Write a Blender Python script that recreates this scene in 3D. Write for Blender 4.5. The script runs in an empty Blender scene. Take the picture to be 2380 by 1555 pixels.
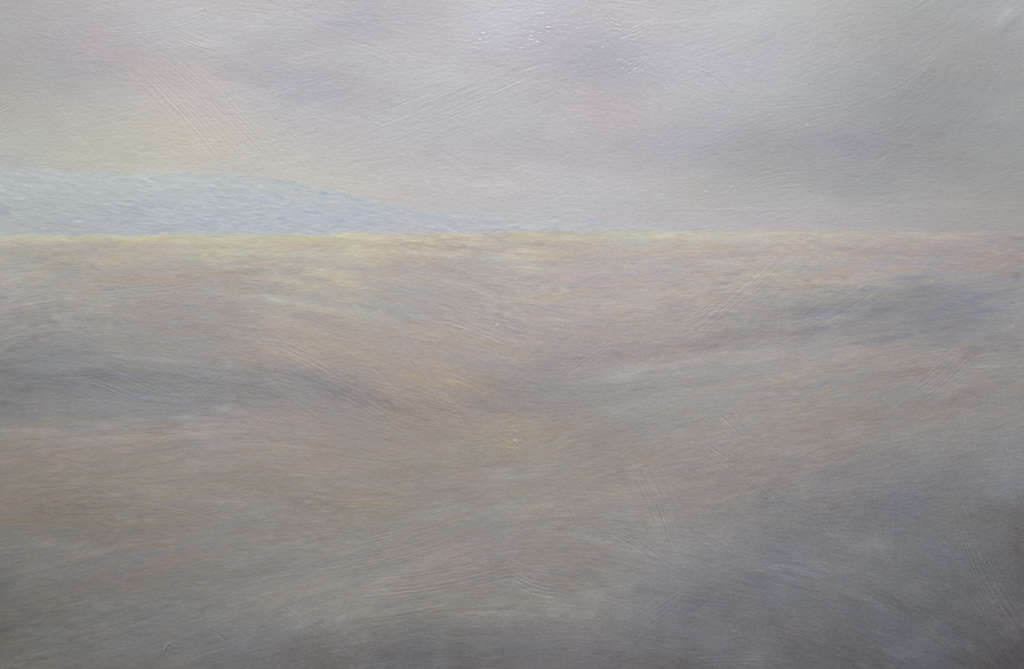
# The photograph is a straight-on picture of ONE flat object: an unframed landscape painting in
# thin, brushed paint on canvas, lit from above by daylight.  It is built as that object, at its
# real size, hanging on a wall: a stretched canvas whose paint skin is a real relief (bristle
# ridges, strokes, thread marks, scratches) with the pigments as a mesh attribute.
import bpy, math
import numpy as np

rng = np.random.default_rng(7)
SC = bpy.context.scene

# ------------------------------------------------------------------ canvas grid
# canvas units: 2379 x 1555 is the part of the picture the photo shows; the canvas goes a
# few units further on each side before it turns round the stretcher
CW, CH = 2379.0, 1555.0
MX, MY = 12.0, 10.0
NX, NY = 1400, 918
UNIT = 1.20 / CW                       # metres per canvas unit
xs = np.linspace(-MX, CW + MX, NX).astype(np.float32)
ys = np.linspace(-MY, CH + MY, NY).astype(np.float32)
PITCH = float(xs[1] - xs[0])
X, Y = np.meshgrid(xs, ys)


def s2l(c):
    c = np.clip(np.asarray(c, np.float32) / 255.0, 0, 1)
    return np.where(c <= 0.04045, c / 12.92, ((c + 0.055) / 1.055) ** 2.4)


def blur1(a, r, axis):
    if r < 0.3:
        return a
    n = int(math.ceil(r * 3))
    k = np.exp(-0.5 * (np.arange(-n, n + 1) / r) ** 2).astype(np.float32)
    k /= k.sum()
    pad = [(0, 0)] * a.ndim
    pad[axis] = (n, n)
    p = np.pad(a, pad, mode='edge')
    out = np.zeros_like(a)
    L = a.shape[axis]
    for i, w in enumerate(k):
        sl = [slice(None)] * a.ndim
        sl[axis] = slice(i, i + L)
        out += w * p[tuple(sl)]
    return out


def blur(a, rx, ry=None):
    return blur1(blur1(a, rx, 1), rx if ry is None else ry, 0)


def noise(rx, ry=None, ch=None):
    """smooth unit-variance noise over the canvas grid, rx / ry in grid cells"""
    ry = rx if ry is None else ry
    fx, fy = max(1, int(rx / 2)), max(1, int(ry / 2))
    w, h = NX // fx + 8, NY // fy + 8
    a = rng.standard_normal((h, w)).astype(np.float32)
    a = blur(a, rx / fx, ry / fy)
    if fx > 1 or fy > 1:
        gx = np.clip(np.arange(NX) / fx + 2, 0, w - 1.001)
        gy = np.clip(np.arange(NY) / fy + 2, 0, h - 1.001)
        ix, iy = gx.astype(int), gy.astype(int)
        tx, ty = (gx - ix)[None, :], (gy - iy)[:, None]
        a = ((a[iy][:, ix] * (1 - tx) + a[iy][:, ix + 1] * tx) * (1 - ty)
             + (a[iy + 1][:, ix] * (1 - tx) + a[iy + 1][:, ix + 1] * tx) * ty)
    else:
        a = a[4:4 + NY, 4:4 + NX]
    a = a - a.mean()
    return (a / (a.std() + 1e-9)).astype(np.float32)


def sm(a, b, v):
    t = np.clip((v - a) / (b - a), 0, 1)
    return t * t * (3 - 2 * t)


def cubic_w(t):
    return (-0.5 * t + t * t - 0.5 * t ** 3, 1 - 2.5 * t * t + 1.5 * t ** 3,
            0.5 * t + 2 * t * t - 1.5 * t ** 3, -0.5 * t * t + 0.5 * t ** 3)


def grid_interp(tab, gx, gy):
    """Catmull-Rom through a table whose rows sit at gy and columns at gx"""
    tab = np.asarray(tab, np.float32)

    def along(t, g, coords):            # interpolate the first axis
        f = np.interp(coords, g, np.arange(len(g)))
        i = np.clip(f.astype(int), 0, len(g) - 2)
        w = cubic_w((f - i).astype(np.float32))
        o = 0
        for k in range(4):
            o = o + t[np.clip(i + k - 1, 0, len(g) - 1)] * w[k].reshape((-1,) + (1,) * (t.ndim - 1))
        return o
    a = along(tab, gy, ys)                             # NY, cols, ch
    a = along(np.swapaxes(a, 0, 1), gx, xs)            # NX, NY, ch
    return np.swapaxes(a, 0, 1).astype(np.float32)


# ------------------------------------------------------------------ pigments (sRGB), top glare and light fall-off included
GX = np.linspace(0, CW, 13)
SKY_Y = [0, 48, 144, 240, 340, 430, 520, 560]
SKY = [
 [(171,168,171),(180,174,176),(186,184,186),(184,182,185),(182,180,186),(186,183,189),(192,190,197),(187,185,192),(187,187,190),(186,188,189),(174,176,177),(163,166,168),(165,167,170)],
 [(172,170,172),(177,172,176),(182,181,185),(183,181,186),(181,179,187),(185,182,190),(190,188,197),(186,184,193),(186,186,190),(183,185,187),(171,173,174),(160,163,165),(163,165,168)],
 [(170,168,165),(172,169,174),(183,178,179),(178,176,183),(179,178,184),(184,184,189),(185,183,192),(178,176,186),(184,183,192),(181,181,188),(166,168,171),(157,158,161),(157,158,160)],
 [(175,174,169),(177,176,172),(186,182,179),(182,181,185),(179,177,184),(180,180,186),(183,183,188),(183,179,186),(182,180,191),(173,172,182),(160,162,165),(153,156,157),(156,157,157)],
 [(178,178,172),(180,179,170),(188,185,177),(187,186,183),(185,183,186),(184,182,186),(182,180,186),(181,177,184),(173,170,184),(163,161,172),(156,156,164),(151,154,156),(152,155,156)],
 [(176,177,173),(183,182,172),(190,188,180),(191,189,182),(193,188,184),(193,188,189),(190,187,190),(186,182,188),(178,176,181),(170,168,173),(160,161,164),(159,160,160),(156,156,154)],
 [(176,178,178),(180,182,178),(186,186,184),(188,186,184),(190,186,185),(188,186,188),(187,186,190),(184,183,188),(181,178,182),(177,173,178),(171,168,169),(166,162,161),(160,157,157)],
 [(176,178,178),(180,182,178),(186,186,184),(188,186,184),(188,186,186),(187,187,190),(186,186,190),(183,183,188),(182,180,183),(180,175,177),(173,168,167),(168,162,160),(160,156,155)],
]
HILL_Y = [380, 430, 500, 545]
HILL = [
 [(172,177,180),(174,180,184),(177,184,188),(178,185,190),(180,185,189),(182,185,190),(184,186,190),(183,184,189),(181,180,184),(178,176,179),(172,170,172),(166,164,163),(160,158,157)],
 [(169,176,179),(171,178,182),(175,182,187),(175,182,188),(177,183,188),(182,185,190),(184,186,190),(183,184,189),(181,180,184),(178,176,179),(172,170,172),(166,164,163),(160,158,157)],
 [(164,170,174),(166,172,178),(169,176,184),(171,178,188),(173,179,189),(175,180,189),(178,183,191),(180,182,189),(180,180,185),(178,176,179),(172,170,172),(166,164,163),(160,158,157)],
 [(166,171,175),(166,171,178),(168,174,184),(171,178,190),(173,179,190),(176,180,191),(178,182,190),(180,181,189),(180,179,184),(178,175,178),(173,169,170),(168,163,161),(160,156,155)],
]
FLD_Y = [530, 549, 568, 590, 625, 722, 818, 915, 1010, 1107, 1203, 1300, 1397, 1500, 1560]
FLD = [
 [(182,183,163),(189,189,160),(191,190,160),(193,191,163),(193,190,165),(192,187,165),(191,185,167),(190,184,166),(190,186,170),(188,182,168),(180,173,163),(172,164,158),(162,155,152)],
 [(182,183,163),(189,189,158),(191,190,158),(193,191,161),(193,190,163),(192,186,163),(190,183,163),(190,184,163),(190,186,168),(188,182,168),(180,172,161),(174,164,157),(162,154,151)],
 [(174,170,156),(178,171,154),(182,174,154),(187,181,156),(187,179,157),(184,174,158),(181,171,158),(182,172,159),(184,176,163),(182,173,163),(176,165,157),(168,155,151),(158,149,147)],
 [(168,163,153),(171,164,150),(180,172,152),(186,179,156),(188,180,157),(184,173,156),(178,167,157),(179,167,159),(180,168,159),(178,167,159),(173,161,154),(163,152,148),(156,147,145)],
 [(165,161,152),(166,159,146),(172,162,149),(174,164,150),(178,168,153),(175,163,153),(177,168,160),(176,164,159),(177,164,157),(174,164,154),(170,159,152),(160,153,152),(150,144,143)],
 [(153,148,144),(157,151,144),(158,149,142),(165,156,147),(168,159,149),(168,157,150),(172,160,153),(173,161,155),(169,158,150),(161,153,148),(150,147,146),(138,138,142),(142,142,146)],
 [(134,133,131),(138,136,133),(146,143,140),(160,148,139),(165,152,139),(168,153,142),(163,151,144),(161,149,144),(160,149,144),(157,151,147),(154,147,143),(150,143,140),(148,143,139)],
 [(122,122,121),(128,129,131),(133,134,136),(140,135,133),(147,138,134),(160,145,130),(148,138,134),(149,143,140),(152,147,143),(154,146,141),(147,141,136),(145,137,133),(140,134,130)],
 [(140,132,123),(143,135,126),(146,137,129),(151,141,134),(150,139,129),(150,138,125),(154,143,130),(147,137,128),(146,139,134),(149,139,132),(146,137,131),(137,132,129),(132,130,130)],
 [(134,123,110),(138,127,114),(142,132,120),(143,133,122),(147,136,123),(145,136,126),(146,137,128),(146,137,128),(143,134,127),(139,129,124),(127,122,122),(118,117,120),(119,119,122)],
 [(126,118,107),(128,119,106),(135,126,116),(138,131,123),(142,132,121),(140,134,126),(141,134,128),(142,135,130),(138,131,126),(122,120,122),(114,113,116),(107,107,110),(105,104,104)],
 [(115,112,107),(122,117,110),(128,122,115),(129,124,118),(137,131,123),(139,132,125),(139,130,125),(135,128,123),(131,128,127),(116,116,121),(108,109,113),(102,103,105),(93,90,91)],
 [(104,101,95),(114,111,104),(119,117,112),(127,124,119),(134,130,123),(135,129,122),(135,129,123),(130,126,122),(115,116,122),(107,107,112),(104,103,106),(97,97,98),(88,83,83)],
 [(105,104,98),(109,109,106),(111,112,112),(112,113,116),(111,108,108),(108,106,107),(110,108,112),(110,108,111),(105,103,107),(100,98,101),(95,92,93),(91,90,92),(82,75,77)],
 [(103,100,94),(107,105,101),(108,107,107),(107,106,108),(105,102,102),(103,100,102),(104,101,105),(104,101,104),(100,97,100),(96,93,95),(91,88,89),(86,82,83),(76,66,68)],
]
# patches of another mix, plus painted glare and reflection, in the ground colour: x, y, rx, ry, slope deg, (dR,dG,dB)
PATCH = [
 # sky
 (80,120,120,60,10,(0,-1,1)), (225,90,90,45,5,(4,-3,0)), (150,150,110,50,30,(-5,-5,0)), (15,60,60,70,0,(-3,-4,-4)),
 (40,230,90,60,-10,(-2,-1,-4)), (500,70,90,35,-15,(6,6,6)), (500,105,60,14,15,(7,6,4)), (640,180,160,50,10,(-6,-7,-3)),
 (380,220,150,45,38,(5,1,-3)), (330,320,170,40,-5,(2,2,-3)), (470,340,130,50,24,(2,1,-3)), (250,255,110,40,-15,(1,2,2)),
 (560,300,120,30,42,(3,0,-4)), (700,250,120,30,15,(0,2,4)), (850,60,90,60,5,(-4,-5,0)), (960,170,90,40,-20,(2,3,3)),
 (890,215,60,35,20,(5,1,0)), (1010,255,80,40,-10,(1,3,4)), (1330,225,130,55,15,(7,1,-1)), (1250,180,90,14,-12,(6,2,-1)),
 (1300,120,150,75,0,(-5,-5,-2)), (1430,160,40,50,20,(-3,-3,-1)), (1200,70,90,45,10,(5,6,7)), (1640,180,150,80,20,(0,-2,5)),  # varnish glare painted pale, the reflection beside it painted darker
 (1640,300,190,45,-10,(-3,-3,0)), (1560,330,110,35,20,(-1,-3,2)), (1960,325,110,25,0,(-1,-3,4)), (1880,150,120,60,-30,(2,3,1)),
 (2120,230,110,90,-35,(-5,-6,-3)), (2000,270,100,50,0,(0,1,1)), (2250,290,140,70,0,(-5,-3,-2)), (1820,400,150,40,0,(-3,-3,0)),
 (2000,430,150,35,10,(-5,-4,-3)), (1300,420,150,25,5,(4,4,3)), (1130,440,120,20,5,(5,2,1)), (1000,470,110,20,10,(3,0,-3)),
 (760,420,130,22,15,(4,2,-4)), (1870,500,100,16,-12,(4,-2,3)), (1750,520,150,10,0,(3,0,1)), (2100,510,180,14,0,(3,0,-3)),
 (2230,460,120,25,0,(3,2,-1)), (2300,490,60,25,0,(4,0,-3)), (300,180,70,20,40,(3,-1,-1)), (2350,40,40,30,0,(2,2,2)),
 (1330,300,80,50,0,(3,-1,-1)), (1180,360,130,40,30,(2,0,-2)), (1440,380,100,50,10,(2,-1,0)), (30,375,90,18,5,(-6,-4,3)),
 # field
 (120,600,120,20,-3,(-3,-2,-4)), (430,600,90,10,0,(-10,-11,-6)), (620,607,60,8,3,(-16,-13,-4)), (640,640,120,12,8,(8,9,0)),
 (500,575,150,7,0,(-4,-8,-4)), (850,635,130,14,6,(8,6,-1)), (610,650,40,6,6,(-14,-9,0)), (380,650,140,25,0,(-2,-4,-4)),
 (250,700,180,25,-5,(-4,-4,-2)), (470,760,120,18,5,(-6,-8,-5)), (240,730,60,10,-6,(-10,-9,-8)), (570,790,120,20,18,(7,-1,-6)),
 (700,700,110,18,12,(2,5,3)), (740,727,55,7,5,(12,20,-2)), (630,690,70,8,8,(3,14,6)), (830,735,70,10,4,(4,10,3)),
 (770,690,50,4,8,(16,18,0)), (680,760,120,14,20,(6,4,-2)), (900,720,110,18,10,(-4,3,2)), (560,720,110,14,5,(-6,-4,-2)),
 (1040,680,120,22,12,(-5,-3,0)), (1250,700,70,15,-8,(4,5,-10)), (1180,745,90,16,15,(-8,-6,0)), (1090,775,90,14,12,(4,-4,2)),
 (1220,800,60,20,-5,(9,-2,-7)), (1000,610,120,14,3,(-6,-9,-3)), (1060,575,90,6,0,(-12,-14,-4)), (1210,600,100,16,-2,(5,9,2)),
 (1330,600,120,14,-4,(2,3,-8)), (1500,660,140,22,-8,(-4,-1,1)), (1500,740,140,20,-8,(-8,-6,-1)), (1620,690,110,18,-8,(8,2,0)),
 (1400,640,110,14,-5,(3,-3,0)), (1680,640,130,12,-8,(6,-2,-3)), (1760,640,90,12,-10,(6,5,-8)), (1690,590,80,9,-3,(-6,-12,-2)),
 (1860,620,110,9,-3,(-8,-3,2)), (2080,580,160,9,2,(-4,-12,-6)), (1950,650,130,12,-5,(5,4,-4)), (2180,610,120,20,0,(2,-4,-3)),
 (2320,600,60,20,0,(4,-5,-6)), (2340,650,50,20,0,(-2,-6,-4)), (1800,690,90,16,-15,(2,4,-3)), (2250,680,160,35,0,(-8,-4,3)),
 (2020,690,130,22,-12,(-3,-1,-3)), (2130,770,200,30,-5,(-10,-7,0)), (1800,745,150,26,-8,(-12,-10,-2)), (1900,760,120,22,-25,(-5,-4,4)),
 (2340,740,45,40,-30,(8,7,9)), (1930,748,30,14,-40,(10,10,9)), (2030,820,160,14,-6,(8,0,-6)), (1850,825,120,8,-3,(6,2,0)),
 (2230,835,90,22,-20,(-6,-8,-4)), (2330,800,70,24,-10,(-10,-9,-4)), (1660,830,150,10,-4,(4,5,6)), (1700,800,110,10,-4,(-3,-6,-6)),
 (260,840,170,14,-5,(8,8,9)), (380,830,70,16,10,(8,8,8)), (130,820,130,24,-3,(-2,0,1)), (90,865,150,18,-4,(-6,-5,0)),
 (230,880,150,22,-5,(-4,-4,-4)), (120,930,170,20,4,(2,4,8)), (330,935,140,16,-4,(6,7,10)), (480,890,120,20,-10,(-4,-2,-1)),
 (20,950,60,40,0,(-8,-6,-6)), (640,840,110,24,22,(-5,-3,1)), (720,880,140,34,20,(-5,-4,0)), (650,890,60,14,15,(4,8,12)),
 (810,900,110,20,20,(-14,-8,2)), (870,840,160,18,20,(8,2,-6)), (960,870,110,18,18,(8,1,-8)), (1060,890,80,16,10,(8,0,-10)),
 (880,940,100,30,24,(-8,-7,-3)), (980,935,100,22,20,(-10,-8,-2)), (1100,940,120,20,15,(-6,-8,-3)), (1260,890,110,24,-10,(-8,-5,2)),
 (1290,850,110,16,-8,(-4,-4,0)), (1430,880,140,12,-10,(2,7,7)), (1600,860,140,12,-8,(2,6,7)), (1560,905,160,10,-10,(-6,-8,-8)),
 (1220,950,100,14,-5,(-6,-2,2)), (1290,955,90,14,8,(-10,-8,2)), (1450,950,140,24,-10,(2,4,3)), (1830,870,150,16,-10,(4,3,0)),
 (2100,870,130,24,-12,(-4,-6,-5)), (2170,940,150,24,-10,(-6,-8,-7)), (1950,960,160,20,-12,(-4,-6,-6)), (2250,960,60,12,-5,(12,-2,-6)),
 (2330,950,50,20,-10,(4,4,-2)), (2200,900,120,18,-20,(4,6,6)), (300,985,190,14,-5,(4,4,6)), (130,965,150,10,0,(-8,-6,-2)),
 (470,1000,110,14,-6,(4,7,8)), (620,985,100,26,10,(4,-2,1)), (760,990,110,24,14,(-4,-6,0)), (200,1040,200,18,-8,(4,2,0)),
 (60,1060,120,18,5,(2,-2,-8)), (470,1070,150,18,-5,(2,4,4)), (300,1090,200,16,-10,(-4,-4,-5)), (760,1060,120,20,5,(-2,-4,-6)),
 (650,1040,140,14,5,(6,6,5)), (1100,1070,130,20,-6,(-5,-4,-6)), (1200,985,90,22,-8,(10,4,-10)), (1150,1040,70,18,0,(4,2,-10)),
 (1260,1090,140,12,-8,(8,9,8)), (1380,1075,100,10,-8,(-6,-2,0)), (1500,1080,120,22,-10,(4,-3,-4)), (1640,1060,140,22,-12,(2,4,3)),
 (1790,1060,120,20,-15,(6,0,-2)), (1660,1120,140,16,-15,(4,-3,-3)), (1930,1060,140,20,-12,(3,2,-1)), (1900,1120,140,26,-20,(-3,-2,4)),
 (150,1200,170,45,5,(-2,-4,-9)), (130,1270,80,14,8,(8,10,12)), (340,1140,90,14,8,(6,6,8)), (430,1200,90,18,12,(2,-2,-4)),
 (500,1240,80,20,10,(-2,2,3)), (700,1170,120,18,8,(-4,-4,-6)), (880,1180,110,26,-8,(2,-3,-9)), (1000,1200,130,18,-12,(3,6,7)),
 (1130,1170,130,16,5,(5,6,7)), (1060,1140,60,6,12,(-12,-10,-6)), (920,1220,110,12,-14,(-4,-4,-6)), (30,1330,60,30,-20,(-6,-3,-3)),
 (60,1335,40,18,-10,(14,13,13)), (330,1290,130,22,-5,(4,-4,-4)), (430,1330,110,20,-12,(-8,-7,-7)), (280,1350,130,26,-15,(2,-6,-5)),
 (560,1330,130,16,-18,(-5,-5,-4)), (600,1290,120,14,-16,(6,7,7)), (420,1380,110,20,-14,(-2,1,3)), (550,1390,130,22,-18,(-3,1,3)),
 (830,1300,120,16,-16,(-4,-4,-3)), (1010,1290,140,18,-14,(7,0,-2)), (1010,1340,110,22,-10,(6,-4,-5)), (900,1360,150,18,-16,(5,4,3)),
 (1180,1310,90,18,5,(-6,-7,-6)), (1300,1270,120,24,10,(-4,-3,-1)), (1430,1280,110,18,15,(2,5,8)), (1480,1330,110,28,10,(2,3,3)),
 (1560,1230,90,20,12,(4,4,4)), (1700,1180,110,30,-30,(-4,-1,4)), (1640,1230,110,26,-20,(-4,-3,0)), (1750,1250,120,30,-10,(-2,0,2)),
 (1500,1370,60,40,-40,(-10,-7,0)), (1600,1420,110,26,-20,(-8,-6,2)), (1830,1330,110,18,0,(8,7,6)), (1760,1380,110,22,10,(-3,-4,1)),
 (1950,1250,90,24,20,(6,6,6)), (2060,1260,60,30,10,(5,5,2)), (2000,1390,120,26,15,(-5,-6,-9)), (2200,1350,90,60,60,(-6,-5,-3)),
 (2270,1290,60,60,60,(0,1,3)), (2330,1120,60,30,20,(1,2,4)), (2150,1120,120,26,-10,(4,1,-2)), (2360,1250,22,90,0,(4,-4,-5)),
 (40,1460,90,22,-16,(-8,-9,-9)), (150,1450,120,24,-10,(2,0,-3)), (330,1460,110,22,-18,(0,1,2)), (460,1490,100,24,-15,(1,3,7)),
 (760,1480,120,24,15,(6,6,10)), (700,1430,100,24,20,(6,6,5)), (900,1420,160,14,-8,(8,8,8)), (1150,1430,140,16,0,(8,9,9)),
 (1300,1400,110,22,0,(5,5,2)), (1060,1470,120,26,0,(2,2,6)), (930,1500,90,24,0,(0,0,3)), (1030,1530,18,30,0,(12,12,13)),
 (1200,1510,110,18,0,(-3,-4,-3)), (1350,1490,110,20,10,(4,1,2)), (1500,1540,200,16,5,(2,-5,-6)), (1640,1480,100,30,20,(3,4,8)),
 (820,1530,110,20,0,(-2,-4,-6)), (200,1545,120,12,0,(4,-1,-6)),
 (2240,712,220,52,0,(-9,-8,-3)), (1900,748,220,28,-8,(-8,-7,-3)), (1690,792,160,14,-8,(-6,-5,-2)), (720,835,260,14,20,(6,3,1)), (930,900,150,16,22,(5,2,-1)), (560,860,240,22,14,(-5,-4,0)), (830,925,200,24,20,(-2,-2,0)), (200,865,330,85,2,(-4,-4,-2)), (520,880,180,50,8,(-5,-5,-2)), (500,572,420,17,0,(4,5,-2)), (1000,566,320,14,0,(4,4,-2)), (1500,556,300,10,0,(3,3,-1)), (2320,1440,120,110,0,(4,5,6)), (1750,770,260,34,-8,(-4,-4,-2)),
 (180,900,260,40,0,(-4,-4,-3)), (300,1000,300,16,-4,(5,3,2)), (1650,680,300,14,-8,(4,3,1)), (1500,850,260,10,-10,(4,5,5)), (1420,820,200,14,-12,(-4,-4,-2)),
 (2100,640,240,14,-4,(4,1,-1)), (700,640,260,12,4,(4,4,1)), (330,655,260,12,-3,(-4,-4,-3)), (560,745,220,12,12,(-5,-5,-4)), (1150,660,200,14,10,(-3,-3,-1)), (960,760,240,12,14,(4,3,2)),
 (1600,1010,260,18,-12,(4,3,2)), (1250,1180,300,20,-10,(4,4,4)), (700,1120,300,18,-6,(-3,-3,-4)), (900,1260,320,16,-15,(-4,-3,-2)), (950,1330,300,14,-14,(4,3,2)), (560,1180,200,20,6,(3,3,3)), (2080,700,130,26,-14,(-4,-3,0)), (2368,640,12,30,10,(-14,-15,-12)), (2350,625,26,12,0,(6,-6,-10)),
 (2372,690,10,40,0,(4,4,6)), (2365,800,14,40,0,(-6,-8,-6)), (0,1400,14,160,0,(-6,-6,-6)), (0,950,12,120,0,(-4,-4,-4)), (2374,1300,10,220,0,(2,-8,-8)),
 (1330,1395,200,16,-12,(6,6,5)), (1650,1170,160,14,-26,(5,3,1)), (1560,1300,60,30,-40,(5,6,8)), (1780,1130,120,14,-18,(5,2,-1)), (1720,1290,170,40,-22,(-3,-2,2)), (2060,1180,180,40,-10,(-4,-3,1)),
 (560,165,120,16,22,(-3,-3,-2)), (700,175,150,26,8,(-3,-3,-1)), (640,235,70,14,20,(5,5,5)), (500,205,120,30,42,(4,3,1)), (1010,415,120,20,14,(5,3,2)), (1140,430,140,14,4,(5,4,4)),
 (820,120,150,18,-8,(4,4,4)), (880,60,130,22,4,(-4,-4,-1)), (1500,60,90,50,20,(4,4,5)), (1720,30,130,14,-8,(5,5,5)), (2100,60,120,40,-30,(-5,-4,-3)), (1240,395,200,20,8,(3,1,1)),
 (2050,350,170,40,10,(-4,-4,-1)), (1900,440,140,18,-8,(-3,-3,-2)), (2050,480,220,14,-2,(5,4,3)), (1780,470,160,22,-10,(3,2,2)), (2340,1530,60,30,10,(-8,-14,-12)), (2160,1460,26,20,-50,(10,10,10)),
 (2250,1505,10,12,0,(16,17,18)), (2330,1440,40,50,0,(4,-1,0)), (1850,1470,110,26,15,(-4,-4,-4)), (1700,1530,120,20,10,(3,0,4)),
]

# ------------------------------------------------------------------ where the brush was dragged
AX = [0, 400, 800, 1000, 1250, 1450, 1700, 2000, 2379]
AY = [0, 100, 220, 330, 440, 530, 560, 650, 750, 850, 950, 1050, 1150, 1300, 1450, 1560]
ANG = [                                 # degrees, positive falls to the right
 [0, -8, 4, 2, 0, 3, -3, -18, -40],
 [14, -12, 12, 15, 0, 10, -18, -30, -50],
 [-8, 10, -12, -26, -18, 15, 15, -30, -45],
 [-8, -8, -18, -24, 20, 10, -10, -12, -30],
 [4, 6, 10, 10, 6, 0, -8, -4, 0],
 [2, 3, 5, 5, 2, 0, -4, -3, 0],
 [0, 0, 2, 2, 0, -1, -2, 0, 0],
 [-4, 3, 8, 8, 4, -5, -6, -5, -2],
 [-8, 2, 12, 14, 12, -6, -10, -9, -6],
 [-8, 4, 18, 20, 8, -9, -10, -12, -10],
 [5, -4, 22, 22, 4, -12, -10, -14, -14],
 [-7, -6, 8, 8, -6, -10, -12, -14, -14],
 [-8, 0, 2, -8, -8, -6, -14, -12, 10],
 [-12, -10, -17, -15, 4, 14, 10, 20, 50],
 [-16, -15, -14, -6, 2, 8, 10, 26, 55],
 [-10, -10, -4, 0, 2, 6, 8, 24, 50],
]
theta = np.radians(grid_interp(np.array(ANG)[..., None], np.array(AX), np.array(AY))[..., 0])
theta = theta + np.radians(2.5) * noise(90, 30)
CT, ST = np.cos(theta).astype(np.float32), np.sin(theta).astype(np.float32)

# skyline of the field and crest of the hill, in canvas units
HORX = [-20, 400, 800, 1100, 1300, 1500, 1700, 1900, 2100, 2400]
HORY = [546, 545, 543.5, 541, 538, 536.5, 535.5, 535.5, 538, 542]
hor_line = np.interp(xs, HORX, HORY).astype(np.float32)
CRX = [-20, 0, 120, 250, 400, 480, 600, 680, 760, 850, 930, 1000, 1070, 1200, 1350, 1550, 2400]
CRY = [392, 391, 392, 396, 400, 400, 407, 419, 434, 455, 474, 487, 495, 504, 512, 526, 534]
cr_line = np.interp(xs, CRX, CRY).astype(np.float32)
w1 = noise(10, 10)[100]
w2 = noise(3, 3)[200]
horizon = hor_line + 0.9 * w1
crest = cr_line + 1.6 * w1[::-1] + 0.8 * w2
hsoft = np.interp(xs, [0, 900, 1500, 2400], [3.5, 4.5, 7, 14]).astype(np.float32)
field_m = sm(-1.0, 1.0, (Y - horizon[None, :] + 1.2 * noise(8, 1.2)) / hsoft[None, :])
soft = np.interp(xs, [0, 60, 150, 260, 420, 560, 700, 850, 1000, 1300, 1700], [14, 9, 5, 5, 9, 15, 16, 10, 8, 14, 20]).astype(np.float32)
hill_m = sm(-1, 1, (Y - crest[None, :] + 3.0 * noise(9, 2)) / soft[None, :]) * (1 - field_m)
hill_m *= np.interp(xs, [0, 700, 1000, 1300, 1500, 1800], [1, 1, 0.95, 0.95, 0.7, 0.0])[None, :]

# ------------------------------------------------------------------ ground colours
def mixed(tab, gy, chroma, lift):
    """dull every mix towards its own grey and add a little white; one value per row"""
    t = np.array(tab, np.float32)
    m = t.mean(-1, keepdims=True)
    return m + (t - m) * np.array(chroma, np.float32)[:, None, None] + np.array(lift, np.float32)[:, None, None]


SKY = mixed(SKY, SKY_Y, [0.82] * 8, [1.5] * 8)
SKY[3:6, 8:10] += np.array((-0.5, 2.0, -3.0), np.float32)
SKY[4:7, 0:5] += np.array((4.0, 3.0, 1.0), np.float32)
HILL = mixed(HILL, HILL_Y, [0.8] * 4, [9, 9, 9, 7]) + np.array((-0.5, 0.8, -0.8), np.float32)
FLD = mixed(FLD, FLD_Y, [0.74] * 3 + [0.64] * 12, [4, 4, 5, 6, 6, 5, 5, 5, 5, 6, 6, 6, 5, 4, 4])
corner = np.clip((np.array(FLD_Y)[:, None] - 1000) / 400, 0, 1) * np.clip((GX[None, :] - 1300) / 700, 0, 1)
FLD = FLD + corner[..., None] * np.array((1.5, 4.0, 7.5), np.float32)
base = grid_interp(SKY, GX, SKY_Y)
hill_c = grid_interp(HILL, GX, HILL_Y)
fld_c = grid_interp(FLD, GX, FLD_Y)
base = base * (1 - hill_m[..., None]) + hill_c * hill_m[..., None]
base = base * (1 - field_m[..., None]) + fld_c * field_m[..., None]
# ------------------------------------------------------------------ hairs of the brush: noise smeared along the stroke direction
def smear(src, steps, CT, ST):
    """average every channel of src along the brush direction; returns one result per length"""
    out = {}
    h, w, c = src.shape
    acc = src.copy()
    n = 1
    jj, ii = np.meshgrid(np.arange(h, dtype=np.float32), np.arange(w, dtype=np.float32), indexing='ij')
    pos = [[ii.copy(), jj.copy(), 1.0], [ii.copy(), jj.copy(), -1.0]]
    for s in range(1, max(steps) + 1):
        for p in pos:
            ix = np.clip(p[0] + 0.5, 0, w - 1).astype(np.int32)
            iy = np.clip(p[1] + 0.5, 0, h - 1).astype(np.int32)
            p[0] += p[2] * CT[iy, ix]
            p[1] += p[2] * ST[iy, ix]
            ix = np.clip(p[0] + 0.5, 0, w - 1).astype(np.int32)
            iy = np.clip(p[1] + 0.5, 0, h - 1).astype(np.int32)
            acc += src[iy, ix]
        n += 2
        if s in steps:
            r = acc / n
            r = r - r.mean((0, 1))
            out[s] = r / (r.std((0, 1)) + 1e-9)
    return out


src = np.stack([noise(0.55), noise(0.8), noise(1.6), noise(3.0), noise(3.0), noise(3.0), noise(1.2), noise(1.2)], -1)
flat = 0.85 * theta
sme = smear(src, (6, 18), np.cos(flat), np.sin(flat))
hair9, hair22 = sme[6], sme[18]
long_ = smear(np.stack([noise(2.2), noise(3.5), noise(3.0)], -1), (40,), CT, ST)[40]

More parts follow.
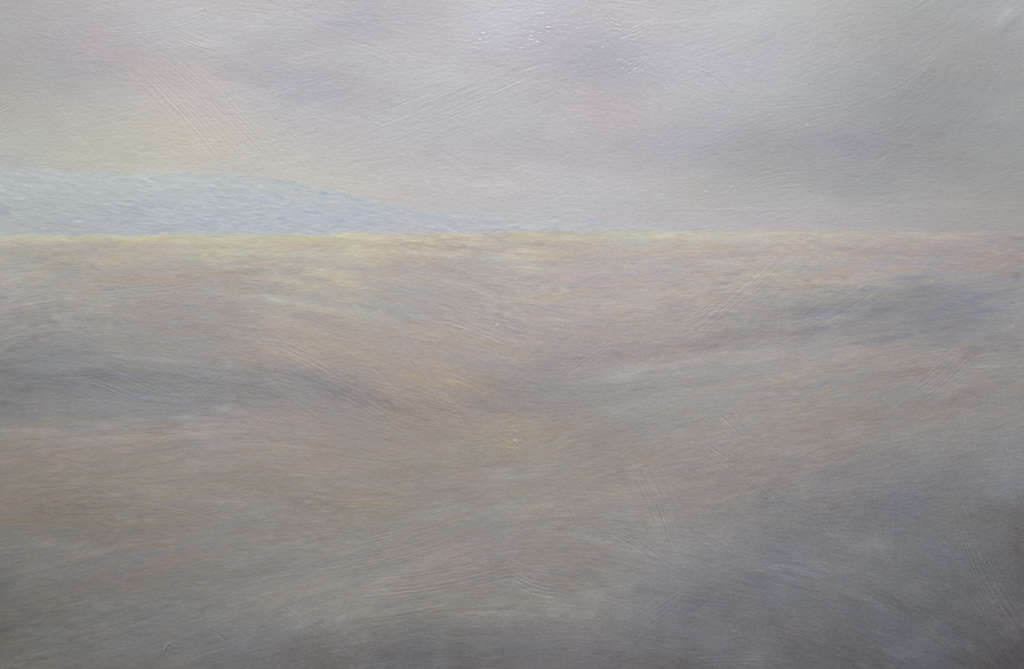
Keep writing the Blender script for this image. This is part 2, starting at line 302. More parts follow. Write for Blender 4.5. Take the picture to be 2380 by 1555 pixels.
m_f = field_m
warpx, warpy = noise(26, 10), noise(26, 10)
frayx, frayy = noise(9, 2.2), noise(9, 2.2)
for (px, py, rx, ry, deg, dc) in PATCH:
    R = 2.6 * max(rx, ry)
    i0, i1 = np.searchsorted(xs, (px - R, px + R))
    j0, j1 = np.searchsorted(ys, (py - R, py + R))
    if i1 <= i0 or j1 <= j0:
        continue
    sl = (slice(j0, j1), slice(i0, i1))
    k = 0.55 * ry
    q = min(1.0, rx / 60.0)
    dx = X[sl] - px + q * (1.5 * k * warpx[sl] + 9 * frayx[sl])
    dy = Y[sl] - py + q * (0.5 * k * warpy[sl] + 3 * frayy[sl])
    a = math.radians(deg)
    u = (dx * math.cos(a) + dy * math.sin(a)) / rx
    v = (-dx * math.sin(a) + dy * math.cos(a)) / ry
    g = np.exp(-0.9 * (u * u + v * v)) * np.clip(1 + (0.45 * long_[sl][..., 0] + 0.35 * hair22[sl][..., 3]) * (0.4 + 0.6 * m_f[sl]), 0, 2.2)
    m = field_m[sl] if py > 548 else 1 - field_m[sl]
    dm = sum(dc) / 3.0
    base[sl] += (0.66 * g * m)[..., None] * np.array([dm + 0.45 * (c - dm) for c in dc], np.float32)

dark_zone = sm(1100, 1450, Y + 0.28 * (X - 1200))
field_amt = field_m * (1.0 - 0.35 * dark_zone)
hill_amt = hill_m
sky_amt = (1 - field_m) * (1 - hill_m)

patchy = 0.55 + 0.45 * np.clip(noise(45, 20), -1, 2)
lum = (hair22[..., 3] * 1.1 + hair9[..., 6] * 1.5 + hair9[..., 2] * 1.0) * patchy
warm = hair22[..., 4] * 0.7 + hair9[..., 7] * 0.45
grn = hair22[..., 5] * 0.6
near_top = np.exp(-((Y - 600) / 120.0) ** 2) * field_m
a_l = field_amt * (1.0 + 0.5 * near_top) + hill_amt * 0.95 + sky_amt * 0.25
a_w = field_amt * (1.1 + 0.5 * near_top) + hill_amt * 0.5 + sky_amt * 0.35
lum = lum + field_m * (0.9 * long_[..., 0] + 0.8 * long_[..., 1]) * (0.5 + 0.5 * np.clip(noise(50, 25) + 0.6, 0, 2)) * (1.0 - 0.55 * dark_zone)
warm = warm + 0.7 * long_[..., 2]
base[..., 0] += lum * a_l + warm * a_w
base[..., 1] += lum * a_l + 0.1 * warm * a_w + grn * a_w * 0.7
base[..., 2] += lum * a_l - warm * a_w
# scumbled, mottled paint in the dark corner and, more faintly, elsewhere in the field
mott = 1.0 * noise(34, 26) + 0.9 * noise(14, 10) + 0.6 * noise(5, 4)
mott2 = noise(26, 18)
mk = field_m * (0.3 + 0.65 * dark_zone)
base[..., 0] += mk * (1.5 * mott + 0.8 * mott2)
base[..., 1] += mk * (1.5 * mott)
base[..., 2] += mk * (1.6 * mott - 0.9 * mott2)
# cloud greys worked into each other with a dry brush
cl = noise(60, 26) + 0.7 * noise(28, 12) + 0.5 * noise(12, 5)
cl2 = noise(40, 22)
base[..., 0] += sky_amt * (0.9 * cl + 0.8 * cl2)
base[..., 1] += sky_amt * (0.9 * cl - 0.3 * cl2)
base[..., 2] += sky_amt * (0.8 * cl - 0.5 * cl2)
# slate-blue flecks dragged over the hill
clump = np.clip(0.6 + 0.7 * noise(28, 9), 0.05, 2)
white = np.clip(hair9[..., 6] + 0.5 * noise(25, 10) - 0.9, 0, 2) * hill_m * clump
base += white[..., None] * np.array((3.2, 3.2, 2.8), np.float32)
fleck = np.clip(hair9[..., 2] + 0.6 * noise(22, 8) - 0.7, 0, 2) * hill_m * np.clip(0.6 + 0.8 * noise(24, 8), 0.05, 2)
slope = np.exp(-((X - 930) / 260.0) ** 2) * np.exp(-((Y - crest[None, :] - 14) / 22.0) ** 2)
fleck = np.minimum(fleck, 1.3)
fleck = fleck * (1 + 1.6 * slope) + 0.5 * slope * hill_m
base -= fleck[..., None] * np.array((7.0, 5.0, 2.2), np.float32)
# yellow-green flecks and dark drags under the skyline
fy = np.clip(hair22[..., 3] + 0.5 * noise(40, 10) - 1.1, 0, 1.5) * near_top
base += fy[..., None] * np.array((3.0, 3.3, -1), np.float32)
fd = np.clip(hair22[..., 2] + 0.5 * noise(40, 10) - 1.4, 0, 1.5) * field_m * sm(2.0, 0.5, Y / 700)
base -= fd[..., None] * np.array((8, 8, 5), np.float32)

# ------------------------------------------------------------------ relief, in thousandths of a canvas unit
H = np.zeros((NY, NX), np.float32)


def prof(n, smooth):
    a = rng.standard_normal(n + 8).astype(np.float32)
    a = blur1(a[None, :], smooth, 1)[0]
    a = (a - blur1(a[None, :], 2.2, 1)[0])[4:4 + n]
    return a / (a.std() + 1e-9)


def drag(x0, y0, x1, y1, width, power=1.0, sag=0.0, pitch=6.0, tint=None, alpha=0.0, broken=0.3, dens=2.2, ridge_shade=0.0):
    """one pull of a bristle brush: parallel ridges along a (curved) line; tint lays thin paint too"""
    L = math.hypot(x1 - x0, y1 - y0)
    R = width * 0.6 + abs(sag) + 6
    i0, i1 = np.searchsorted(xs, (min(x0, x1) - R, max(x0, x1) + R))
    j0, j1 = np.searchsorted(ys, (min(y0, y1) - R, max(y0, y1) + R))
    if i1 - i0 < 2 or j1 - j0 < 2:
        return
    sl = (slice(j0, j1), slice(i0, i1))
    cx, sy = (x1 - x0) / L, (y1 - y0) / L
    dx, dy = X[sl] - x0, Y[sl] - y0
    t = (dx * cx + dy * sy) / L
    v = -dx * sy + dy * cx - sag * (1 - (2 * t - 1) ** 2)
    nb = max(6, int(width / pitch * dens))
    rows = 4
    P = np.stack([prof(nb, 0.75) for _ in range(rows)])
    base_p = prof(nb, 0.6)
    f = np.clip((v / width + 0.5) * (nb - 1), 0, nb - 1.001)
    fi = f.astype(int)
    ft = f - fi
    ft = ft * ft * (3 - 2 * ft)
    g = np.clip(t * (rows - 1), 0, rows - 1.001)
    gi = g.astype(int)
    gt = g - gi

    def samp(r, c):
        return P[r, c]
    p = (samp(gi, fi) * (1 - ft) + samp(gi, fi + 1) * ft) * (1 - gt) + (samp(gi + 1, fi) * (1 - ft) + samp(gi + 1, fi + 1) * ft) * gt
    q = base_p[fi] * (1 - ft) + base_p[fi + 1] * ft
    lift = prof(nb, 0.6) * 0.06
    st = lift[fi] * (1 - ft) + lift[fi + 1] * ft
    env = sm(0, 0.10, t + st) * sm(1.0, 0.80, t + st) * sm(0.5, 0.36, np.abs(v) / width)
    ridge = (0.75 * q + 0.5 * p)
    gap = np.clip(1 - broken * (1 + noise_b[sl]), 0, 1)
    H[sl] += power * env * ridge * gap * pitch
    if ridge_shade:
        base[sl] += (env * ridge_shade * np.clip(ridge, -1.6, 1.6) * gap)[..., None]  # relief shading put into the colour: ridges lighter, grooves darker
    if tint is not None and alpha > 0:
        aa = env * alpha * np.clip(0.55 + 0.45 * ridge, 0, 1.3) * gap
        base[sl] += aa[..., None] * np.array(tint, np.float32)


noise_b = noise(5, 5)

# loose strokes following the brush direction everywhere, each with a slightly different mix
for k in range(2600):
    x, y = rng.uniform(-20, CW + 20), rng.uniform(-20, CH + 20)
    j = int(np.clip((y + MY) / PITCH, 0, NY - 1)); i = int(np.clip((x + MX) / PITCH, 0, NX - 1))
    hz = hor_line[i]
    insky = y < hz - 4
    th = float(theta[j, i]) + rng.normal(0, 0.06)
    if insky:
        if hill_m[j, i] > 0.4:
            L, w, pw, al = rng.uniform(40, 110), rng.uniform(6, 14), 0.012, 0.5
            tint = rng.normal(0, 1) * np.array((5, 4.5, 3.0)) + rng.normal(0, 1) * np.array((-1.5, 0, 1.5))
        else:
            L, w, pw, al = rng.uniform(90, 260), rng.uniform(25, 70), 0.007, 0.35
            tint = rng.normal(0, 1) * np.array((2.6, 2.6, 2.5)) + rng.normal(0, 1) * np.array((0.9, -0.3, -0.4))
            if rng.random() < 0.3:
                th += rng.choice([-0.5, 0.6])
    else:
        depth = (y - hz) / (CH - hz)
        L, w = rng.uniform(60, 170) * (0.8 + depth), rng.uniform(6, 22) * (0.6 + 1.5 * depth)
        pw, al = 0.008, 0.6 - 0.3 * depth
        tint = rng.normal(0, 1) * np.array((4.6, 4.4, 4.1)) + rng.normal(0, 1) * np.array((1.2, -0.2, -1.2)) + rng.normal(0, 1) * np.array((0, 1.2, 0))
        tint = tint * (1.0 - 0.45 * depth)
        if x > 1900 and y > 1100:
            tint = tint * 0.6
    cy, sy_ = math.cos(th) * L / 2, math.sin(th) * L / 2
    if (y - abs(sy_) - w / 2 < hz) != (y + abs(sy_) + w / 2 < hz):      # never across the skyline
        continue
    drag(x - cy, y - sy_, x + cy, y + sy_, w, pw, rng.normal(0, 0.03) * L, rng.uniform(4, 7), tint, al)

# the pulls one can make out in the paint: x0, y0, x1, y1, width, strength, sag
PULLS = [
 (310,160,520,388,56,1.5,6),(352,150,600,385,60,1.6,8),(400,140,655,385,60,1.5,8),(450,140,745,410,56,1.1,10),(300,66,425,140,60,0.9,-4),
 (60,210,262,402,34,0.9,4),(112,60,235,168,60,1.0,6),(90,190,200,330,40,0.7,4),(0,256,62,228,26,1.7,4),(185,290,372,238,34,1.0,-6),
 (200,110,300,165,50,0.6,3),(330,326,405,303,16,0.7,0),(260,78,505,22,44,1.3,-14),(410,72,525,108,36,1.4,-8),(500,18,760,60,44,0.8,8),(550,168,800,120,34,0.7,-4),
 (545,235,800,160,40,0.7,-5),(560,180,640,230,60,0.7,0),(600,240,690,215,20,0.9,0),
 (798,332,1206,160,60,1.1,-12),(850,262,1150,145,50,0.8,-8),(960,300,1250,182,50,1.1,-6),(1060,225,1290,140,40,0.6,-4),(880,120,1010,165,44,0.8,4),
 (800,90,930,140,50,0.7,4),(930,340,1030,450,34,0.8,3),(1093,293,1283,442,46,1.1,6),(1000,335,1150,430,40,0.8,4),(1050,400,1290,380,30,0.4,0),
 (1275,200,1370,330,56,0.8,4),(1330,180,1425,352,56,0.9,4),(1430,230,1545,440,60,0.6,6),(1232,284,1278,238,26,1.1,2),(1282,270,1306,330,34,0.9,-8),
 (1280,395,1335,350,30,0.7,2),(1385,25,1450,70,44,1.1,-10),(1425,88,1505,62,40,1.5,-4),(1440,180,1500,140,44,1.2,0),(1395,6,1590,34,30,1.3,3),
 (1480,110,1590,215,60,0.7,4),(1586,145,1735,238,50,1.2,22),(1530,170,1720,290,50,0.7,14),(1586,168,1775,22,50,0.8,-4),(1600,128,1830,42,44,0.9,-4),
 (1560,352,1720,296,36,0.9,-3),(1586,338,1800,248,46,0.8,-4),(1600,300,1760,270,40,0.6,-2),(1740,250,1990,228,40,0.8,-6),(1830,300,2140,185,50,0.8,-10),
 (1860,175,2085,55,56,0.9,-10),(1960,250,2185,112,50,0.8,-10),(1800,160,1930,120,44,0.7,0),(1718,440,1872,402,40,1.2,12),(1715,468,1880,432,34,1.5,14),
 (1690,490,1850,485,24,0.8,3),(2085,345,2185,342,70,1.0,0),(2090,405,2190,402,50,1.1,0),(1632,510,1735,422,40,1.4,3),(1780,520,1890,480,24,1.0,-2),
 (1990,420,2080,345,36,0.8,2),(2235,470,2290,425,30,0.8,0),(2100,300,2160,230,40,0.6,0),(1570,440,1660,400,40,0.8,0),
 (0,695,130,662,50,1.0,3),(0,730,160,700,30,0.7,0),(0,792,64,776,18,1.8,2),(120,612,260,600,12,1.2,0),(190,690,470,655,30,0.7,-3),
 (175,765,345,872,36,0.8,4),(205,885,340,938,36,1.4,3),(250,860,440,945,30,0.9,3),(425,925,545,838,46,1.1,-3),(565,1015,665,935,56,1.1,-4),
 (590,770,800,905,46,1.0,6),(640,800,905,945,50,1.0,8),(500,840,770,1005,40,0.9,8),(700,870,960,1010,40,0.7,6),(140,878,265,868,14,1.5,-3),
 (430,655,600,720,24,0.7,2),(560,640,700,690,30,0.6,3),(200,1010,520,985,30,0.7,-6),(230,1040,470,1000,24,0.7,-4),
 (915,600,1200,712,36,0.8,6),(1005,685,1262,778,44,1.2,6),(1010,740,1180,800,34,1.0,3),(930,800,1093,1020,30,0.9,8),(830,838,970,965,40,0.8,4),(880,900,1080,960,50,0.8,6),
 (1290,890,1430,800,36,0.8,2),(1400,548,1485,705,110,0.5,4),(1440,690,1530,850,110,0.6,6),(1460,975,1515,1050,60,1.4,3),(1150,1000,1235,1060,70,1.2,4),
 (1170,960,1250,1075,80,0.7,4),(1500,900,1560,1040,90,0.6,3),(1560,740,1700,700,40,0.5,0),(1090,560,1190,600,26,0.5,0),(950,640,1120,672,26,0.6,2),
 (1590,778,1822,582,60,1.3,-3),(1600,775,1805,604,14,1.6,-2),(1640,760,1840,640,50,0.7,-3),(1858,775,2072,648,50,1.1,-4),(1860,740,1960,670,26,1.0,0),
 (1880,800,2020,720,40,0.7,0),(2130,920,2255,808,60,1.5,-6),(2140,960,2260,880,44,1.1,-3),(2150,850,2220,800,30,0.9,0),(1690,955,1745,1012,60,1.5,2),
 (1765,1005,1850,905,50,0.9,3),(1640,1010,1720,1060,60,1.0,2),(1960,1000,2060,900,60,0.6,0),(2030,1010,2120,930,44,0.7,0),(1980,850,2060,820,30,0.6,0),
 (1620,985,1700,1020,40,0.7,0),(1870,930,1990,900,30,0.7,0),
 (180,1245,262,1160,46,1.0,2),(90,1148,375,1088,22,1.1,-5),(120,1120,420,1075,18,0.7,-4),(0,1315,70,1262,40,1.0,2),(130,1335,230,1240,20,0.7,0),
 (655,1400,765,1482,46,1.2,3),(560,1470,640,1446,20,1.3,-3),(380,1180,510,1215,26,0.8,2),(600,1090,780,1115,20,0.7,2),(440,1440,700,1380,40,0.5,0),
 (790,1268,1090,1178,46,1.1,-8),(800,1310,1060,1245,50,0.9,-6),(815,1392,1210,1325,50,1.2,-14),(830,1350,1160,1300,36,0.9,-8),(1190,1335,1310,1372,50,1.6,-10),
 (1190,1300,1290,1330,34,0.9,-5),(835,1445,1040,1412,30,1.1,-4),(1020,1420,1240,1405,34,0.8,-3),(1488,1065,1575,1290,90,1.7,10),(1440,1040,1560,1250,60,0.8,8),
 (1120,1060,1232,1240,70,0.8,6),(1240,1080,1330,1260,70,0.7,6),(1350,1180,1540,1205,40,1.0,-4),(1340,1260,1470,1300,44,0.8,4),(1420,1235,1565,1335,60,0.9,6),
 (1350,1400,1480,1440,50,0.6,4),(1490,1450,1600,1380,46,0.9,0),(1000,1130,1090,1150,20,0.9,0),
 (1632,1040,1860,1225,60,1.3,8),(1690,1050,1970,1262,60,1.1,22),(1640,1110,1800,1240,44,0.8,6),(1600,1230,1720,1300,50,0.9,4),(1760,1300,1990,1325,50,0.9,8),
 (1590,1450,1690,1385,50,0.8,0),(1700,1440,1790,1540,50,0.5,0),(1860,1490,2000,1540,44,0.9,5),(1830,1460,1960,1500,30,0.7,3),(1600,1535,1790,1530,40,0.9,3),
 (2000,1390,2110,1430,40,0.6,3),(2205,1030,2300,1270,90,1.3,-14),(2240,1200,2390,1480,110,1.2,-18),(2140,1090,2230,1180,60,0.6,0),(2180,1240,2300,1420,90,0.9,-8),
 (2320,1040,2390,1200,60,0.8,0),(2270,1400,2360,1540,80,0.8,0),(1560,1360,1640,1300,40,0.5,0),
]
for (x0, y0, x1, y1, w, pw, sag) in PULLS:
    if y0 > 560:
        pw *= 1.3
    drag(x0, y0, x1, y1, w, pw * 0.044, -sag, rng.uniform(3.4, 4.4), (2.6, 2.4, 2.2), 0.6, broken=0.12, dens=rng.choice([2.6, 3.2, 3.8]), ridge_shade=1.9 * min(pw, 1.7))

# woven threads that print through where the paint is thin
def threads(x0, y0, x1, y1, amt, vert=1.0, horz=0.45):
    f = 26.0
    m = (sm(x0 - f, x0 + f, X) * sm(x1 + f, x1 - f, X) * sm(y0 - f, y0 + f, Y) * sm(y1 + f, y1 - f, Y)).astype(np.float32)
    m = m * np.clip(0.6 + 0.4 * noise(14, 14), 0, 1.4)
    H[:] += amt * m * (vert * TV + horz * TH)
    base[:] += (m * np.clip(vert * TV + horz * TH, -2, 2) * amt * 14)[..., None]


TV = noise(0.7, 9.0)
TH = noise(9.0, 0.7)
threads(45, 568, 145, 606, 0.10, 1.2, 0.1)
threads(70, 525, 150, 546, 0.06, 1.2, 0.1)
threads(15, 870, 150, 975, 0.05)
threads(1746, 690, 1850, 850, 0.05)
threads(1950, 780, 2120, 930, 0.06)
threads(1850, 930, 2379, 1080, 0.035)
threads(2000, 1090, 2125, 1310, 0.09, 1.0, 0.3)
threads(2170, 900, 2379, 1120, 0.045)
threads(1400, 1350, 2379, 1560, 0.030, 0.7, 0.7)
threads(1900, 1250, 2379, 1480, 0.035, 0.6, 0.8)
threads(500, 1430, 1300, 1560, 0.030, 0.7, 0.6)
threads(2050, 0, 2379, 520, 0.020, 1.0, 0.5)
threads(2080, 650, 2379, 760, 0.022, 1.0, 0.5)

# hairs in the paint film itself
hair_amt = 0.45 + 0.55 * (1 - sky_amt)
H += hair_amt * (hair9[..., 0] * 0.07 * (0.6 + 0.4 * patchy) + hair22[..., 1] * 0.05 + hair9[..., 2] * 0.06)
H += 0.06 * noise(1.8, 0.8) + 0.05 * noise(3.0, 2.0)
H += (hair9[..., 2] * 0.08) * hill_m
tooth = noise(0.6)
H += 0.045 * tooth * (1 + 0.6 * dark_zone) + 0.05 * noise(1.5, 0.7)
base += (hair9[..., 0] * (0.8 * field_m + 0.35 * (1 - field_m)))[..., None]
base += (tooth * (0.9 + 0.5 * field_m + 0.9 * dark_zone))[..., None]

# thick glossy ripples under the top edge, and the slick patch below them
gx_, gy_ = 1215.0, 75.0
rip = np.exp(-(((X - 1235) / 125.0) ** 2 + ((Y - 62) / 62.0) ** 2) ** 1.3)
rip = np.maximum(rip, 0.7 * np.exp(-(((X - 1430) / 80.0) ** 2 + ((Y - 110) / 60.0) ** 2) ** 1.3))
rip = np.maximum(rip, 0.9 * np.exp(-(((X - 1140) / 70.0) ** 2 + ((Y - 105) / 50.0) ** 2) ** 1.3))
rip *= np.clip(0.8 + 0.5 * noise(12, 10), 0, 1.5)
ripple = noise(1.5, 0.65)
H += 0.17 * rip * ripple
slick = np.exp(-(((X - 1330) / 150.0) ** 2 + ((Y - 120) / 85.0) ** 2) ** 2)

# specks of dried paint and dust, three scratches
LUMPS = [(1155,756,3.2,1.2),(1197,1024,3.0,1.1),(2166,655,2.6,0.9),(404,768,2.4,0.7),(1364,1065,2.2,0.6),(1705,1467,1.8,0.8),(690,1187,2.2,0.7),
 (1337,167,2.2,0.7),(937,232,2.0,0.6),(1175,232,2.4,0.5),(1876,293,3.0,0.7),(1640,447,3.0,0.8),(2065,278,2.2,0.6),(1808,86,2.4,0.5),(1420,688,2,0.5),(830,820,2,0.5),
 (1540,830,2.4,0.6),(1800,600,2.4,0.7),(570,1170,2,0.5),(100,1055,3,0.6),(1015,970,2.4,0.6),(1060,945,2.2,0.5),(1100,950,2.2,0.5),(340,710,2,0.4),(640,822,2.4,0.6),
 (545,930,2.4,0.6),(1600,1370,2.4,0.5),(1860,1220,2,-0.9),(1410,1336,2,-0.6),(610,1458,3.4,-1.0),(1240,190,2,0.4),(1470,700,2,-0.5),(1985,1480,2.6,-0.4),(2020,1330,2.4,-0.4)]
for (lx, ly, r, hgt) in LUMPS:
    g = np.exp(-(((X - lx) / (r * 1.25)) ** 2 + ((Y - ly) / r) ** 2))
    H += hgt * g * 1.3
    base += (g * 20 * max(hgt, 0))[..., None]
for k in range(240):
    lx, ly, r = rng.uniform(0, CW), rng.uniform(0, CH), rng.uniform(1.6, 2.6)
    i, j = int((lx + MX) / PITCH), int((ly + MY) / PITCH)
    sl = (slice(max(0, j - 6), j + 7), slice(max(0, i - 6), i + 7))
    H[sl] += rng.uniform(0.1, 0.45) * np.exp(-(((X[sl] - lx) / r) ** 2 + ((Y[sl] - ly) / r) ** 2))


def seg(x0, y0, x1, y1, r):
    L2 = (x1 - x0) ** 2 + (y1 - y0) ** 2
    t = np.clip(((X - x0) * (x1 - x0) + (Y - y0) * (y1 - y0)) / L2, 0, 1)
    d2 = (X - x0 - t * (x1 - x0)) ** 2 + (Y - y0 - t * (y1 - y0)) ** 2
    return np.exp(-d2 / (r * r))


scr = np.maximum(seg(383, 1515, 388, 1505, 1.5), np.maximum(seg(388, 1505, 395, 1498, 1.5), seg(395, 1498, 396, 1504, 1.3)))
rim = np.maximum(seg(381, 1511, 387, 1502, 2.2), seg(387, 1502, 395, 1495, 2.2))
H += 0.7 * rim - 0.8 * scr
base += (rim * 16 - scr * 22)[..., None]
s2, r2 = seg(509, 1475, 521, 1485, 1.5), seg(507, 1479, 519, 1489, 1.6)
H += 0.9 * r2 - 0.9 * s2
base += (r2 * 10 - s2 * 18)[..., None]
s3 = seg(600, 1460, 612, 1457, 1.3)
base -= (s3 * 18)[..., None]
base += (seg(1180, 619, 1258, 624, 1.1) * 22 + seg(1160, 588, 1225, 584, 1.2) * 10)[..., None]
base += (seg(2352, 755, 2378, 728, 5) * np.clip(noise(1.5, 3), 0, 2) * 8)[..., None]

# the canvas itself: slightly slack, with a buckle by the upper right corner
H += 10.0 * np.exp(-(((X - 2340 + 0.9 * (Y - 50)) / 24.0) ** 2 + ((Y - 48 - 0.5 * (X - 2340)) / 40.0) ** 2)) * 0.25
H += 0.6 * noise(120, 90)

pig = s2l(np.clip(base, 4, 250))

gloss = 0.50 + 0.02 * noise(20, 10)
gloss = gloss - 0.25 * rip - 0.14 * slick
gloss = np.clip(gloss, 0.2, 0.75).astype(np.float32)

# ------------------------------------------------------------------ materials
def mat(name):
    m = bpy.data.materials.new(name)
    m.use_nodes = True
    nt = m.node_tree
    return m, nt, nt.nodes['Principled BSDF']


paint, nt, bs = mat('brushed_oil_paint')
at = nt.nodes.new('ShaderNodeAttribute'); at.attribute_name = 'pigment'
ag = nt.nodes.new('ShaderNodeAttribute'); ag.attribute_name = 'gloss'
tc = nt.nodes.new('ShaderNodeTexCoord')
n1 = nt.nodes.new('ShaderNodeTexNoise'); n1.inputs['Scale'].default_value = 900; n1.inputs['Detail'].default_value = 2
mx = nt.nodes.new('ShaderNodeMix'); mx.data_type = 'RGBA'; mx.blend_type = 'MULTIPLY'; mx.inputs[0].default_value = 1.0
cr = nt.nodes.new('ShaderNodeMapRange'); cr.inputs[1].default_value = 0.3; cr.inputs[2].default_value = 0.7
cr.inputs[3].default_value = 0.965; cr.inputs[4].default_value = 1.035
nt.links.new(tc.outputs['Object'], n1.inputs['Vector'])
nt.links.new(n1.outputs['Fac'], cr.inputs[0])
nt.links.new(at.outputs['Color'], mx.inputs[6])
nt.links.new(cr.outputs[0], mx.inputs[7])
nt.links.new(mx.outputs[2], bs.inputs['Base Color'])
nt.links.new(ag.outputs['Fac'], bs.inputs['Roughness'])
bs.inputs['IOR'].default_value = 1.45
bp = nt.nodes.new('ShaderNodeBump'); bp.inputs['Strength'].default_value = 0.15; bp.inputs['Distance'].default_value = 0.0002
nt.links.new(n1.outputs['Fac'], bp.inputs['Height'])
nt.links.new(bp.outputs['Normal'], bs.inputs['Normal'])


def plain(name, ca, cb, scale, rough, stretch=(1, 1, 1), bump=0.2):
    m, nt, bs = mat(name)
    tc = nt.nodes.new('ShaderNodeTexCoord')
    mp = nt.nodes.new('ShaderNodeMapping'); mp.inputs['Scale'].default_value = stretch
    n = nt.nodes.new('ShaderNodeTexNoise'); n.inputs['Scale'].default_value = scale; n.inputs['Detail'].default_value = 6
    r = nt.nodes.new('ShaderNodeValToRGB')
    r.color_ramp.elements[0].position, r.color_ramp.elements[1].position = 0.3, 0.7
    r.color_ramp.elements[0].color, r.color_ramp.elements[1].color = (*ca, 1), (*cb, 1)
    b = nt.nodes.new('ShaderNodeBump'); b.inputs['Strength'].default_value = bump; b.inputs['Distance'].default_value = 0.004
    nt.links.new(tc.outputs['Object'], mp.inputs['Vector']); nt.links.new(mp.outputs[0], n.inputs['Vector'])
    nt.links.new(n.outputs['Fac'], r.inputs['Fac']); nt.links.new(r.outputs['Color'], bs.inputs['Base Color'])
    nt.links.new(n.outputs['Fac'], b.inputs['Height']); nt.links.new(b.outputs['Normal'], bs.inputs['Normal'])
    bs.inputs['Roughness'].default_value = rough
    return m


m_cloth = plain('primed_canvas', (0.52, 0.50, 0.46), (0.62, 0.60, 0.55), 260, 0.85)
m_wood = plain('stretcher_pine', (0.36, 0.24, 0.13), (0.50, 0.36, 0.21), 9, 0.6, (1, 14, 14))
m_wall = plain('rough_plaster', (0.46, 0.45, 0.43), (0.54, 0.53, 0.50), 7, 0.9)
m_floor = plain('stone_paving', (0.24, 0.23, 0.22), (0.33, 0.32, 0.30), 5, 0.85)

# ------------------------------------------------------------------ meshes
CZ = 1.50                                        # height of the middle of the picture


def world_xyz():
    x = (X - CW / 2) * UNIT
    z = CZ - (Y - CH / 2) * UNIT
    y = -H * UNIT
    return np.stack([x, y, z], -1)


PT = world_xyz().astype(np.float32)


def grid_mesh(name, cells, material, parent):
    """one paint skin from the grid cells where `cells` is true"""
    jj, ii = np.nonzero(cells)
    q = np.stack([jj * NX + ii, (jj + 1) * NX + ii, (jj + 1) * NX + ii + 1, jj * NX + ii + 1], -1)
    used, inv = np.unique(q, return_inverse=True)
    inv = inv.reshape(-1).astype(np.int32)
    me = bpy.data.meshes.new(name)
    me.vertices.add(len(used))
    co = PT.reshape(-1, 3)[used].copy()
    co[:, 2] -= CZ
    me.vertices.foreach_set('co', co.reshape(-1))
    me.loops.add(len(inv)); me.loops.foreach_set('vertex_index', inv)
    nq = len(q)
    me.polygons.add(nq)
    me.polygons.foreach_set('loop_start', np.arange(0, nq * 4, 4, dtype=np.int32))
    me.polygons.foreach_set('use_smooth', np.ones(nq, bool))
    me.update(calc_edges=True)
    me.validate()
    a = me.attributes.new('pigment', 'FLOAT_COLOR', 'POINT')
    col = np.ones((len(used), 4), np.float32)
    col[:, :3] = pig.reshape(-1, 3)[used]
    a.data.foreach_set('color', col.reshape(-1))
    g = me.attributes.new('gloss', 'FLOAT', 'POINT')
    g.data.foreach_set('value', gloss.reshape(-1)[used])
    me.materials.append(material)
    o = bpy.data.objects.new(name, me)
    SC.collection.objects.link(o)
    o.parent = parent
    return o


def box_mesh(name, boxes, material, parent=None):
    vs, fs = [], []
    for (x0, y0, z0, x1, y1, z1) in boxes:
        k = len(vs)
        vs += [(x0, y0, z0), (x1, y0, z0), (x1, y1, z0), (x0, y1, z0), (x0, y0, z1), (x1, y0, z1), (x1, y1, z1), (x0, y1, z1)]
        fs += [tuple(k + i for i in f) for f in ((0, 3, 2, 1), (4, 5, 6, 7), (0, 1, 5, 4), (1, 2, 6, 5), (2, 3, 7, 6), (3, 0, 4, 7))]
    me = bpy.data.meshes.new(name)
    me.from_pydata(vs, [], fs)
    me.materials.append(material)
    o = bpy.data.objects.new(name, me)
    SC.collection.objects.link(o)
    if parent:
        o.parent = parent
    return o


root = bpy.data.objects.new('painting', None)
SC.collection.objects.link(root)
root.location = (0, 0, CZ)
root['label'] = 'unframed oil painting of a pale blue hill and lilac sky above a misty field'
root['category'] = 'painting'

yc = 0.5 * (ys[:-1] + ys[1:])[:, None]
hc = 0.5 * (hor_line[:-1] + hor_line[1:])[None, :]
cc = 0.5 * (cr_line[:-1] + cr_line[1:])[None, :]
xc = 0.5 * (xs[:-1] + xs[1:])[None, :]
c_field = (yc >= hc) & (xc > -99)
c_hill = (~c_field) & (yc >= cc) & (xc < 1520)
c_sky = ~(c_field | c_hill)
for nm, cells, lab in (('painted_sky', c_sky, 'painted lilac and cream cloudy sky'),
                       ('painted_hill', c_hill, 'painted pale blue hill sloping down to the right'),
                       ('painted_field', c_field, 'painted brown and grey misty field with a yellow far edge')):
    o = grid_mesh(nm, cells, paint, root)
    o['label'] = lab

# canvas turned round the stretcher, and the wooden bars behind it
hx, hz = (CW / 2 + MX) * UNIT, (CH / 2 + MY) * UNIT
TH_, DP = 0.0012, 0.034
edge = []
ring = [(-hx, -hz), (hx, -hz), (hx, hz), (-hx, hz)]
box_mesh('canvas_edge', [(-hx - TH_, 0.0015, -hz - TH_, -hx, DP, hz + TH_), (hx, 0.0015, -hz - TH_, hx + TH_, DP, hz + TH_),
                         (-hx, 0.0015, -hz - TH_, hx, DP, -hz), (-hx, 0.0015, hz, hx, DP, hz + TH_)], m_cloth, root)
bw = 0.05
box_mesh('stretcher', [(-hx + 0.001, 0.012, -hz + 0.001, -hx + bw, DP - 0.001, hz - 0.001), (hx - bw, 0.012, -hz + 0.001, hx - 0.001, DP - 0.001, hz - 0.001),
                       (-hx + bw, 0.012, -hz + 0.001, hx - bw, DP - 0.001, -hz + bw), (-hx + bw, 0.012, hz - bw, hx - bw, DP - 0.001, hz - 0.001)], m_wood, root)

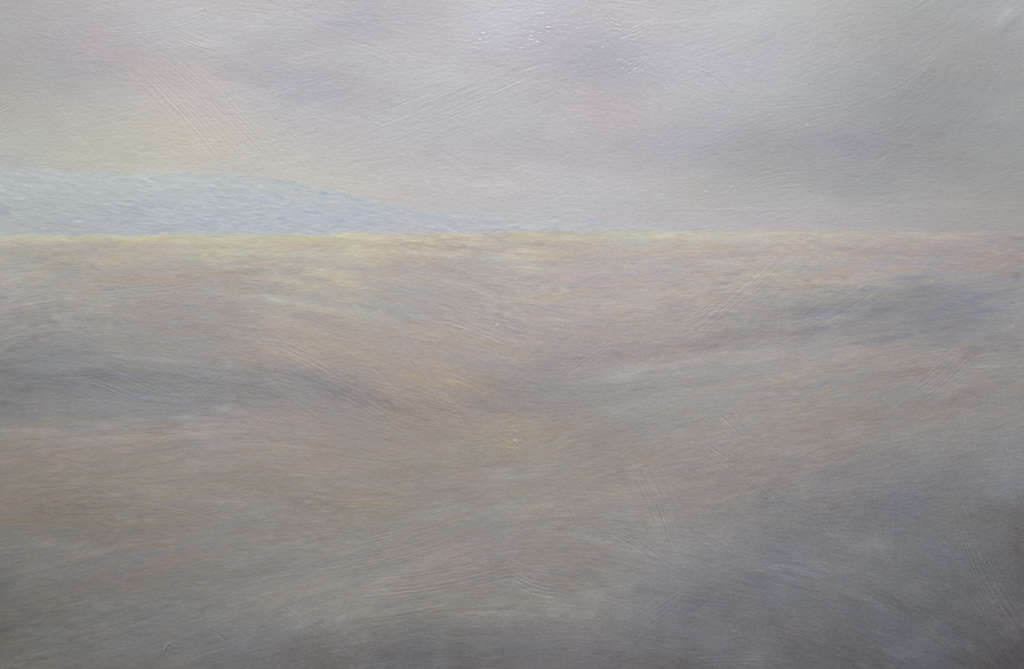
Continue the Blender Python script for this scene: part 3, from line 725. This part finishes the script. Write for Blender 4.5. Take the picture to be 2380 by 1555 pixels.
# ------------------------------------------------------------------ the place: a plastered wall and paved ground
w = box_mesh('wall', [(-6, DP + 0.001, -0.2, 6, DP + 0.25, 4.0)], m_wall); w['kind'] = 'structure'
g = bpy.data.meshes.new('ground')
g.from_pydata([(-200, -200, 0), (200, -200, 0), (200, 200, 0), (-200, 200, 0)], [], [(0, 1, 2, 3)])
g.materials.append(m_floor)
go = bpy.data.objects.new('ground', g); SC.collection.objects.link(go); go['kind'] = 'structure'

# ------------------------------------------------------------------ daylight
ELEV, AZ = 38.0, -4.0                           # sun high in front of the picture, a little to the left
el, az = math.radians(ELEV), math.radians(AZ)
d = (math.sin(az) * math.cos(el), -math.cos(az) * math.cos(el), math.sin(el))   # towards the sun
sun = bpy.data.lights.new('sun', 'SUN')
sun.energy = 1.9
sun.angle = math.radians(0.6)
sun.color = (1.0, 0.945, 0.86)
so = bpy.data.objects.new('sun', sun); SC.collection.objects.link(so)
from mathutils import Vector
so.rotation_euler = Vector(d).to_track_quat('Z', 'Y').to_euler()
so.location = (d[0] * 20, d[1] * 20, d[2] * 20)

world = bpy.data.worlds.new('World'); SC.world = world
world.use_nodes = True
wn = world.node_tree
bg = wn.nodes['Background']
sky = wn.nodes.new('ShaderNodeTexSky'); sky.sky_type = 'NISHITA'; sky.sun_disc = False
sky.sun_elevation = el
sky.sun_rotation = math.atan2(d[0], d[1])
sky.air_density = 1.0; sky.dust_density = 1.2; sky.ozone_density = 1.0
wn.links.new(sky.outputs[0], bg.inputs[0])
bg.inputs[1].default_value = 0.11

# ------------------------------------------------------------------ camera, square to the picture
cam = bpy.data.cameras.new('camera'); cam.sensor_width = 36; cam.lens = 45
co = bpy.data.objects.new('camera', cam); SC.collection.objects.link(co)
co.location = (0, -1.2 * 45 / 36, CZ)
co.rotation_euler = (math.radians(90), 0, 0)
cam.clip_start = 0.05; cam.clip_end = 1000
SC.camera = co

vs_ = SC.view_settings
vs_.view_transform = 'Standard'; vs_.look = 'None'; vs_.exposure = 0.0; vs_.gamma = 1.0
vs_.use_curve_mapping = False
SC.render.engine = 'CYCLES'
SC.cycles.use_denoising = False          # keep the fine grain of the paint
SC.render.filter_size = 1.1
SC.cycles.pixel_filter_type = 'BLACKMAN_HARRIS'
SC.cycles.filter_width = 1.1
SC.cycles.use_adaptive_sampling = False
